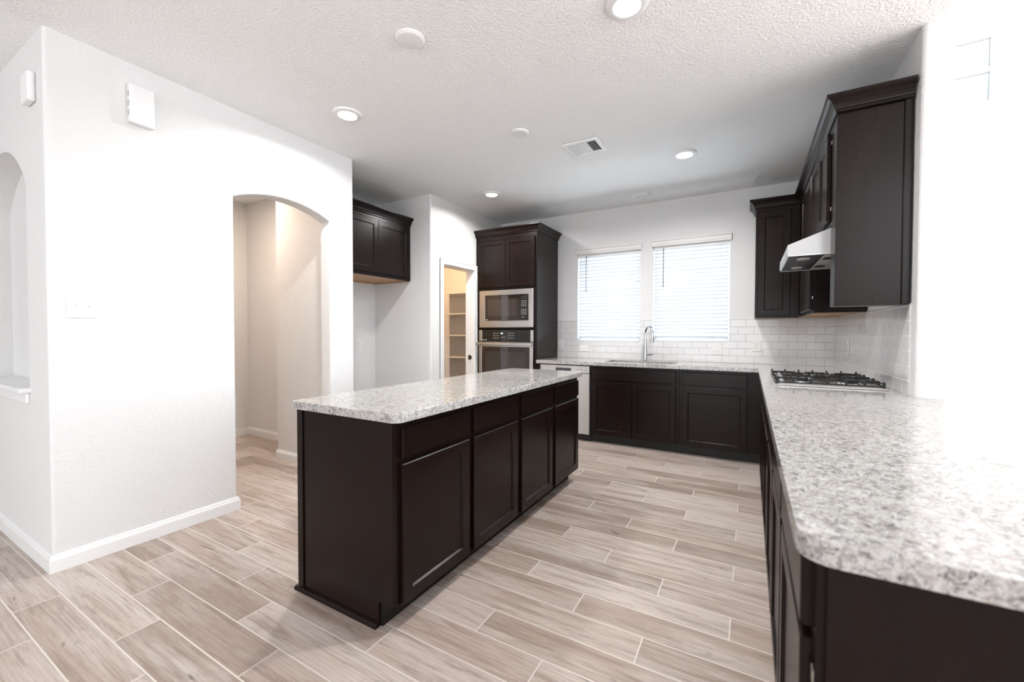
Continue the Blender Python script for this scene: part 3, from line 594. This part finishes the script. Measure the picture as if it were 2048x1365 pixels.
# ------------------------------------------------------------------ cooktop
ck = thing('gas_cooktop', 'stainless gas cooktop with black cast-iron grates on the right-hand granite counter', 'cooktop', (0.415, 3.47, CT))
obj('pan', box(bx(0.140, 0.690, 3.09, 3.85, CT + 0.0005, CT + 0.009, bev=0.003, seg=2), 0.165, 0.665, 3.115, 3.825, CT + 0.0092, CT + 0.013, 0.001), STEEL, ck)
for (x, y, r) in ((0.30, 3.26, 0.040), (0.54, 3.26, 0.048), (0.42, 3.47, 0.058), (0.30, 3.69, 0.036), (0.54, 3.69, 0.048)):
    bo = obj('burner', lathe(B(), (x, y, CT + 0.0132), [(0, 0), (r + 0.012, 0), (r + 0.008, 0.008), (r, 0.012), (0, 0.013)], 28), CHROME, ck, True)
    obj('burner_cap', lathe(B(), (x, y, CT + 0.0265), [(0, 0), (r - 0.004, 0), (r - 0.002, 0.004), (r - 0.008, 0.009), (0, 0.010)], 28), IRON, bo, True)
for i in range(5):
    kx, ky = 0.192, 3.29 + i * 0.09
    kn = obj('control_knob', lathe(B(), (kx, ky, CT + 0.0132), [(0, 0), (0.021, 0), (0.021, 0.004), (0.017, 0.007), (0.0155, 0.022), (0, 0.023)], 20), CHROME, ck, True)
    obj('knob_pointer', bx(kx - 0.014, kx + 0.014, ky - 0.002, ky + 0.002, CT + 0.0364, CT + 0.039), DSTEEL, kn)
def bar(bm, p, q, w=0.011, h=0.012):
    p, q = Vector(p), Vector(q); d = (q - p); n = Vector((-d.y, d.x, 0)).normalized() * w / 2
    vs = [bm.verts.new(v) for v in (p - n, q - n, q + n, p + n, p - n + Vector((0, 0, h)), q - n + Vector((0, 0, h)), q + n + Vector((0, 0, h)), p + n + Vector((0, 0, h)))]
    for f in ((3, 2, 1, 0), (4, 5, 6, 7), (0, 1, 5, 4), (1, 2, 6, 5), (2, 3, 7, 6), (3, 0, 4, 7)): bm.faces.new([vs[i] for i in f])
ZG = CT + 0.031
for g in range(3):
    y0 = 3.105 + g * 0.2445; y1 = y0 + 0.240; bm = B(); x0, x1 = 0.215 if g == 1 else 0.158, 0.672; ym = (y0 + y1) / 2
    for a, b in (((x0, y0), (x1, y0)), ((x0, y1), (x1, y1)), ((x0, y0), (x0, y1)), ((x1, y0), (x1, y1))): bar(bm, (*a, CT + 0.0165), (*b, CT + 0.0165), 0.009, 0.007)
    nx = 6
    for k in range(nx + 1):
        x = x0 + (x1 - x0) * k / nx
        for yy, sg in ((y0, 1), (y1, -1)):
            box(bm, x - 0.006, x + 0.006, yy - 0.005, yy + 0.005, CT + 0.0135 if k in (0, nx) else CT + 0.018, ZG + 0.010, 0.002)
            bar(bm, (x, yy, ZG), (x + 0.0001, yy + sg * 0.080, ZG - 0.001), 0.007, 0.008)
            prism(bm, [(yy - sg * 0.004, ZG + 0.010), (yy + sg * 0.012, ZG + 0.010), (yy - sg * 0.003, ZG + 0.017)], x - 0.005, x + 0.005, 0)
    bar(bm, (x0, ym, ZG), (x0 + 0.14, ym, ZG)); bar(bm, (x1 - 0.14, ym, ZG), (x1, ym, ZG)); bar(bm, ((x0 + x1) / 2 - 0.06, ym, ZG), ((x0 + x1) / 2 + 0.06, ym, ZG))
    for x in (x0, x1): box(bm, x - 0.005, x + 0.005, ym - 0.006, ym + 0.006, CT + 0.018, ZG + 0.012, 0.002)
    obj('grate', bm, IRON, ck)

# ------------------------------------------------------------------ window blinds
def blind(label, w, wandx):
    x0, x1, z0, z1 = w; yb = D + 0.045
    t = thing('window_blind', label, 'blind', ((x0 + x1) / 2, yb, z0), 'kitchen window blinds')
    v = B(); prism(v, [(D - 0.010, z1 + 0.062), (D - 0.030, z1 + 0.062), (D - 0.034, z1 + 0.052), (D - 0.026, z1 + 0.044), (D - 0.024, z1 + 0.010), (D - 0.020, z1 + 0.004), (D - 0.020, z1 - 0.010), (D - 0.010, z1 - 0.010)], x0 - 0.014, x1 + 0.016, 0)
    for xa in (x0 - 0.014, x1 + 0.006): box(v, xa, xa + 0.010, D - 0.0101, D - 0.0035, z1 - 0.010, z1 + 0.062)
    obj('valance', v, plain('valance_white', (0.80, 0.785, 0.775), 0.45), t)
    obj('head_rail', bx(x0 + 0.006, x1 - 0.006, yb - 0.028, yb + 0.028, z1 - 0.045, z1 - 0.001), PLASTIC, t)
    s = B(); zb = z0 + 0.050; n = 25; ztop = z1 - 0.06
    for i in range(n):
        zc = zb + (ztop - zb) * i / (n - 1); a = math.radians(-64) if i > 0 else math.radians(-40); c, sn = math.cos(a), math.sin(a); hw = 0.0255
        pr = []
        for k in range(5):
            q = -1 + k * 0.5; cr = 0.0035 * (1 - q * q)
            pr.append((yb + q * hw * c + cr * sn * -1, zc + q * hw * sn + cr * c))
        top = pr; bot = [(y + 0.0028 * sn, z - 0.0028 * c) for y, z in pr][::-1]
        prism(s, top + bot, x0 + 0.012, x1 - 0.012, 0)
    obj('slats', s, SLAT, t)
    obj('bottom_rail', bx(x0 + 0.012, x1 - 0.012, yb - 0.026, yb + 0.026, z0 + 0.006, z0 + 0.022, bev=0.003), PLASTIC, t)
    for fx in (0.19, 0.81):
        x = x0 + (x1 - x0) * fx; lc = B(); box(lc, x - 0.0012, x + 0.0012, yb - 0.024, yb - 0.0225, z0 + 0.022, z1 - 0.045); box(lc, x - 0.0012, x + 0.0012, yb + 0.0225, yb + 0.024, z0 + 0.022, z1 - 0.045); obj('ladder_cord', lc, PLASTIC, t)
    obj('tilt_wand', tube(B(), [(wandx, yb - 0.034, z1 - 0.025), (wandx, yb - 0.036, z1 - 0.2), (wandx, yb - 0.037, z1 - 0.49)], 0.0042, 8), plain('smoky_wand', (0.06, 0.065, 0.07), 0.25), t)
blind('white slatted blind in the left kitchen window, nearer the oven tower', W1, -1.828)
blind('white slatted blind in the right kitchen window, next to the corner cabinet', W2, -0.883)

# ------------------------------------------------------------------ ceiling fittings
def can(loc, label, mat):
    t = thing('recessed_light', label, 'ceiling light', loc, 'recessed ceiling lights')
    obj('trim_ring', lathe(B(), loc, [(0.060, -0.003), (0.064, -0.015), (0.076, -0.018), (0.094, -0.011), (0.099, -0.0006), (0.060, -0.0006)], 40), PLASTIC, t, True)
    obj('lens', lathe(B(), loc, [(0.0595, -0.0008), (0.0595, -0.009), (0.045, -0.0115), (0, -0.0125)], 40), mat, t, True); return t
def can_lamp(x, y):
    l = bpy.data.lights.new('can_lamp', 'AREA'); l.shape = 'DISK'; l.size = 0.11; l.energy = CANW; l.color = (1.0, 0.985, 0.975); l.spread = math.radians(164)
    o = bpy.data.objects.new('can_lamp', l); S.collection.objects.link(o); o.location = (x, y, H - 0.0145)
for q in ((-2.478, 2.003), (-0.515, 1.985), (-2.503, 3.930), (-0.502, 3.868)): can_lamp(*q)
c0 = can((-2.478, 2.003, H), 'lit recessed ceiling light over the walkway near the arched opening', LIT)
dup(c0, (-0.515, 1.985, H), 'lit recessed ceiling light closest to the camera, cut by the top edge of the photo')
dup(c0, (-2.503, 3.930, H), 'lit recessed ceiling light in front of the pantry doorway')
dup(c0, (-0.502, 3.868, H), 'lit recessed ceiling light right of the ceiling vent')
c1 = can((-1.067, 4.797, H), 'unlit recessed ceiling light close to the wall above the two windows', plain('unlit_lens', (0.84, 0.86, 0.88), 0.35))
def disc(loc, r, label):
    o = obj('ceiling_cover_plate', lathe(B(), (0, 0, 0), [(0, -0.016), (r * 0.78, -0.0155), (r * 0.86, -0.013), (r * 0.88, -0.010), (r * 0.97, -0.007), (r, -0.0006), (0, -0.0006)], 40), PLASTIC, None, True)
    o.location = loc; tag(o, label, 'cover plate', 'round blank ceiling plates'); return o
disc((-1.560, 1.657, H), 0.076, 'larger round white blank ceiling plate over the near end of the island')
disc((-1.550, 2.838, H), 0.070, 'round white blank ceiling plate over the far island end, left of the vent')
# ceiling register
vt = thing('air_vent', 'white rectangular louvred air vent in the middle of the kitchen ceiling', 'air vent', (-1.20, 3.32, H))
vx0, vx1, vy0, vy1 = -1.352, -1.050, 3.190, 3.450
obj('backing', bx(vx0 + 0.02, vx1 - 0.02, vy0 + 0.02, vy1 - 0.02, H - 0.0025, H - 0.0005), BLACK, vt)  # black sheet stands in for the shade inside the duct
obj('frame', slab([(vx0, vy0), (vx1, vy0), (vx1, vy1), (vx0, vy1)], [[(vx0 + 0.035, vy0 + 0.035), (vx1 - 0.035, vy0 + 0.035), (vx1 - 0.035, vy1 - 0.035), (vx0 + 0.035, vy1 - 0.035)]], H - 0.012, H - 0.003, 2, 0.003, 2), PLASTIC, vt)
lv = B(); a0, a1 = vx0 + 0.035, vx1 - 0.035
def louv(x, tilt): prism(lv, [(x - 0.006 * 1, H - 0.0115), (x - 0.006 + 0.002, H - 0.0115), (x - 0.006 + tilt + 0.002, H - 0.0032), (x - 0.006 + tilt, H - 0.0032)], vy0 + 0.035, vy1 - 0.035, 1)
for i in range(5): louv(a0 + 0.010 + i * 0.0125, 0.008)
for i in range(5): louv(a1 - 0.010 - i * 0.0140, -0.0055)
for i in range(13):
    y = vy0 + 0.042 + i * 0.0145; prism(lv, [(y, H - 0.0115), (y + 0.0095, H - 0.0115), (y + 0.0125, H - 0.0032), (y + 0.003, H - 0.0032)], a0 + 0.074, a1 - 0.076, 0)
box(lv, a0 + 0.070, a0 + 0.074, vy0 + 0.035, vy1 - 0.035, H - 0.0115, H - 0.0032); box(lv, a1 - 0.076, a1 - 0.072, vy0 + 0.035, vy1 - 0.035, H - 0.0115, H - 0.0032)
obj('louvres', lv, PLASTIC, vt)
obj('damper_lever', bx(vx1 - 0.022, vx1 - 0.012, 3.315, 3.322, H - 0.018, H - 0.0125), PLASTIC, vt)

# ------------------------------------------------------------------ wall devices
cb = thing('door_chime', 'white door chime box with side vents high on the left wall', 'door chime', (L, 1.055, 2.44))
obj('backplate', bx(L + 0.0005, L + 0.008, 1.000, 1.112, 2.436, 2.648, bev=0.002), PLASTIC, cb)
cvr = obj('cover', bx(L + 0.0085, L + 0.044, 0.998, 1.114, 2.434, 2.650, bev=0.005, seg=2), PLASTIC, cb)
VENTG = plain('grey_vent_slots', (0.25, 0.25, 0.25), 0.6)
for grp in (2.472, 2.526, 2.580):
    vv = B()
    for k in range(5): box(vv, L + 0.016, L + 0.036, 0.9974, 0.9984, grp + k * 0.0068, grp + 0.003 + k * 0.0068)
    obj('side_vent', vv, VENTG, cvr)
rb = B()
for k in range(9): box(rb, L + 0.0438, L + 0.0452, 1.012 + k * 0.0105, 1.017 + k * 0.0105, 2.446, 2.638)
obj('ribs', rb, PLASTIC, cvr)
hs = thing('wall_sensor', 'small white box sensor high on the grey wall at the far left', 'sensor', (-3.265, Y1, 2.42))
obj('housing', bx(-3.325, -3.205, Y1 - 0.032, Y1 - 0.006, 2.425, 2.575, bev=0.006, seg=2), PLASTIC, hs); obj('mount', bx(-3.315, -3.215, Y1 - 0.0058, Y1 - 0.0005, 2.432, 2.568), PLASTIC, hs)
sw = thing('light_switch', 'white double light switch plate on the left wall', 'light switch', (L, 0.799, 1.376))
obj('plate', bx(L + 0.0005, L + 0.007, 0.740, 0.858, 1.315, 1.437, bev=0.003, seg=2), PLASTIC, sw)
for y in (0.776, 0.822):
    obj('rocker_frame', bx(L + 0.0072, L + 0.0086, y - 0.0165, y + 0.0165, 1.343, 1.409, bev=0.001), PLASTIC, sw)
    prism_b = B(); prism(prism_b, [(L + 0.0088, 1.366), (L + 0.0088, 1.386), (L + 0.019, 1.392), (L + 0.020, 1.384)], y - 0.005, y + 0.005, 1); obj('toggle', prism_b, PLASTIC, sw)
def outlet(loc, label):
    """upright duplex outlet facing -Y"""
    t = thing('wall_outlet', label, 'outlet', loc, 'white duplex outlets'); x, y, z = loc
    obj('plate', bx(x - 0.038, x + 0.038, y - 0.006, y - 0.0003, z - 0.0585, z + 0.0585, bev=0.002, seg=2), PLATE, t)
    for dz in (-0.0205, 0.0205):
        rb = slab(fillet([(x - 0.017, z + dz - 0.014), (x + 0.017, z + dz - 0.014), (x + 0.017, z + dz + 0.014), (x - 0.017, z + dz + 0.014)], [0.008] * 4), [], y - 0.0078, y - 0.0061, 1)
        ro = obj('receptacle', rb, PLATE, t); sl = B()
        box(sl, x - 0.0078, x - 0.0056, y - 0.0083, y - 0.0079, z + dz - 0.001, z + dz + 0.0085); box(sl, x + 0.0056, x + 0.0078, y - 0.0083, y - 0.0079, z + dz - 0.001, z + dz + 0.0075); cyl(sl, (x, y - 0.0079, z + dz - 0.0075), 0.0026, -0.0004, 1, 10); obj('slots', sl, SLOT, ro)
    obj('screw', cyl(B(), (x, y - 0.0061, z), 0.003, -0.001, 1, 12), NICKEL, t); return t
TY = D - 0.0035
o0 = outlet((-2.166, TY, 1.092), 'upright outlet on the splashback right beside the oven tower')
dup(o0, (0.071, TY, 1.103), 'upright outlet on the splashback below the corner wall cabinet')
dup(o0, (-1.844, TY, 1.037), 'sideways outlet on the splashback under the left window', (0, math.pi / 2, 0))
dup(o0, (-0.313, TY, 1.038), 'sideways outlet on the splashback under the right window', (0, math.pi / 2, 0))
dup(o0, (0.7275, 4.449, 1.112), 'outlet seen edge-on on the tiled right wall behind the cooktop', (0, 0, -math.pi / 2))
dup(o0, (-3.98, 3.352, 1.092), 'outlet on the back wall of the empty refrigerator alcove', (0, 0, math.pi / 2))

# ------------------------------------------------------------------ pantry shelving
ps = thing('pantry_shelving', 'white built-in shelves with an upright board seen through the pantry doorway', 'shelving', (-3.98, 4.95, 0))
for z in (0.26, 0.575, 0.890, 1.205, 1.515, 1.815): obj('shelf', bx(-4.87, L - 0.124, 4.800, 5.118, z - 0.02, z, bev=0.002), SHELFP, ps)
ub = B()
for za, zb_ in zip((0.0, 0.2605, 0.5755, 0.8905, 1.2055, 1.5155), (0.2395, 0.5545, 0.8695, 1.1845, 1.4945, 1.7945)): box(ub, -3.876, -3.788, 4.802, 4.821, za, zb_)
obj('upright', ub, SHELFP, ps)
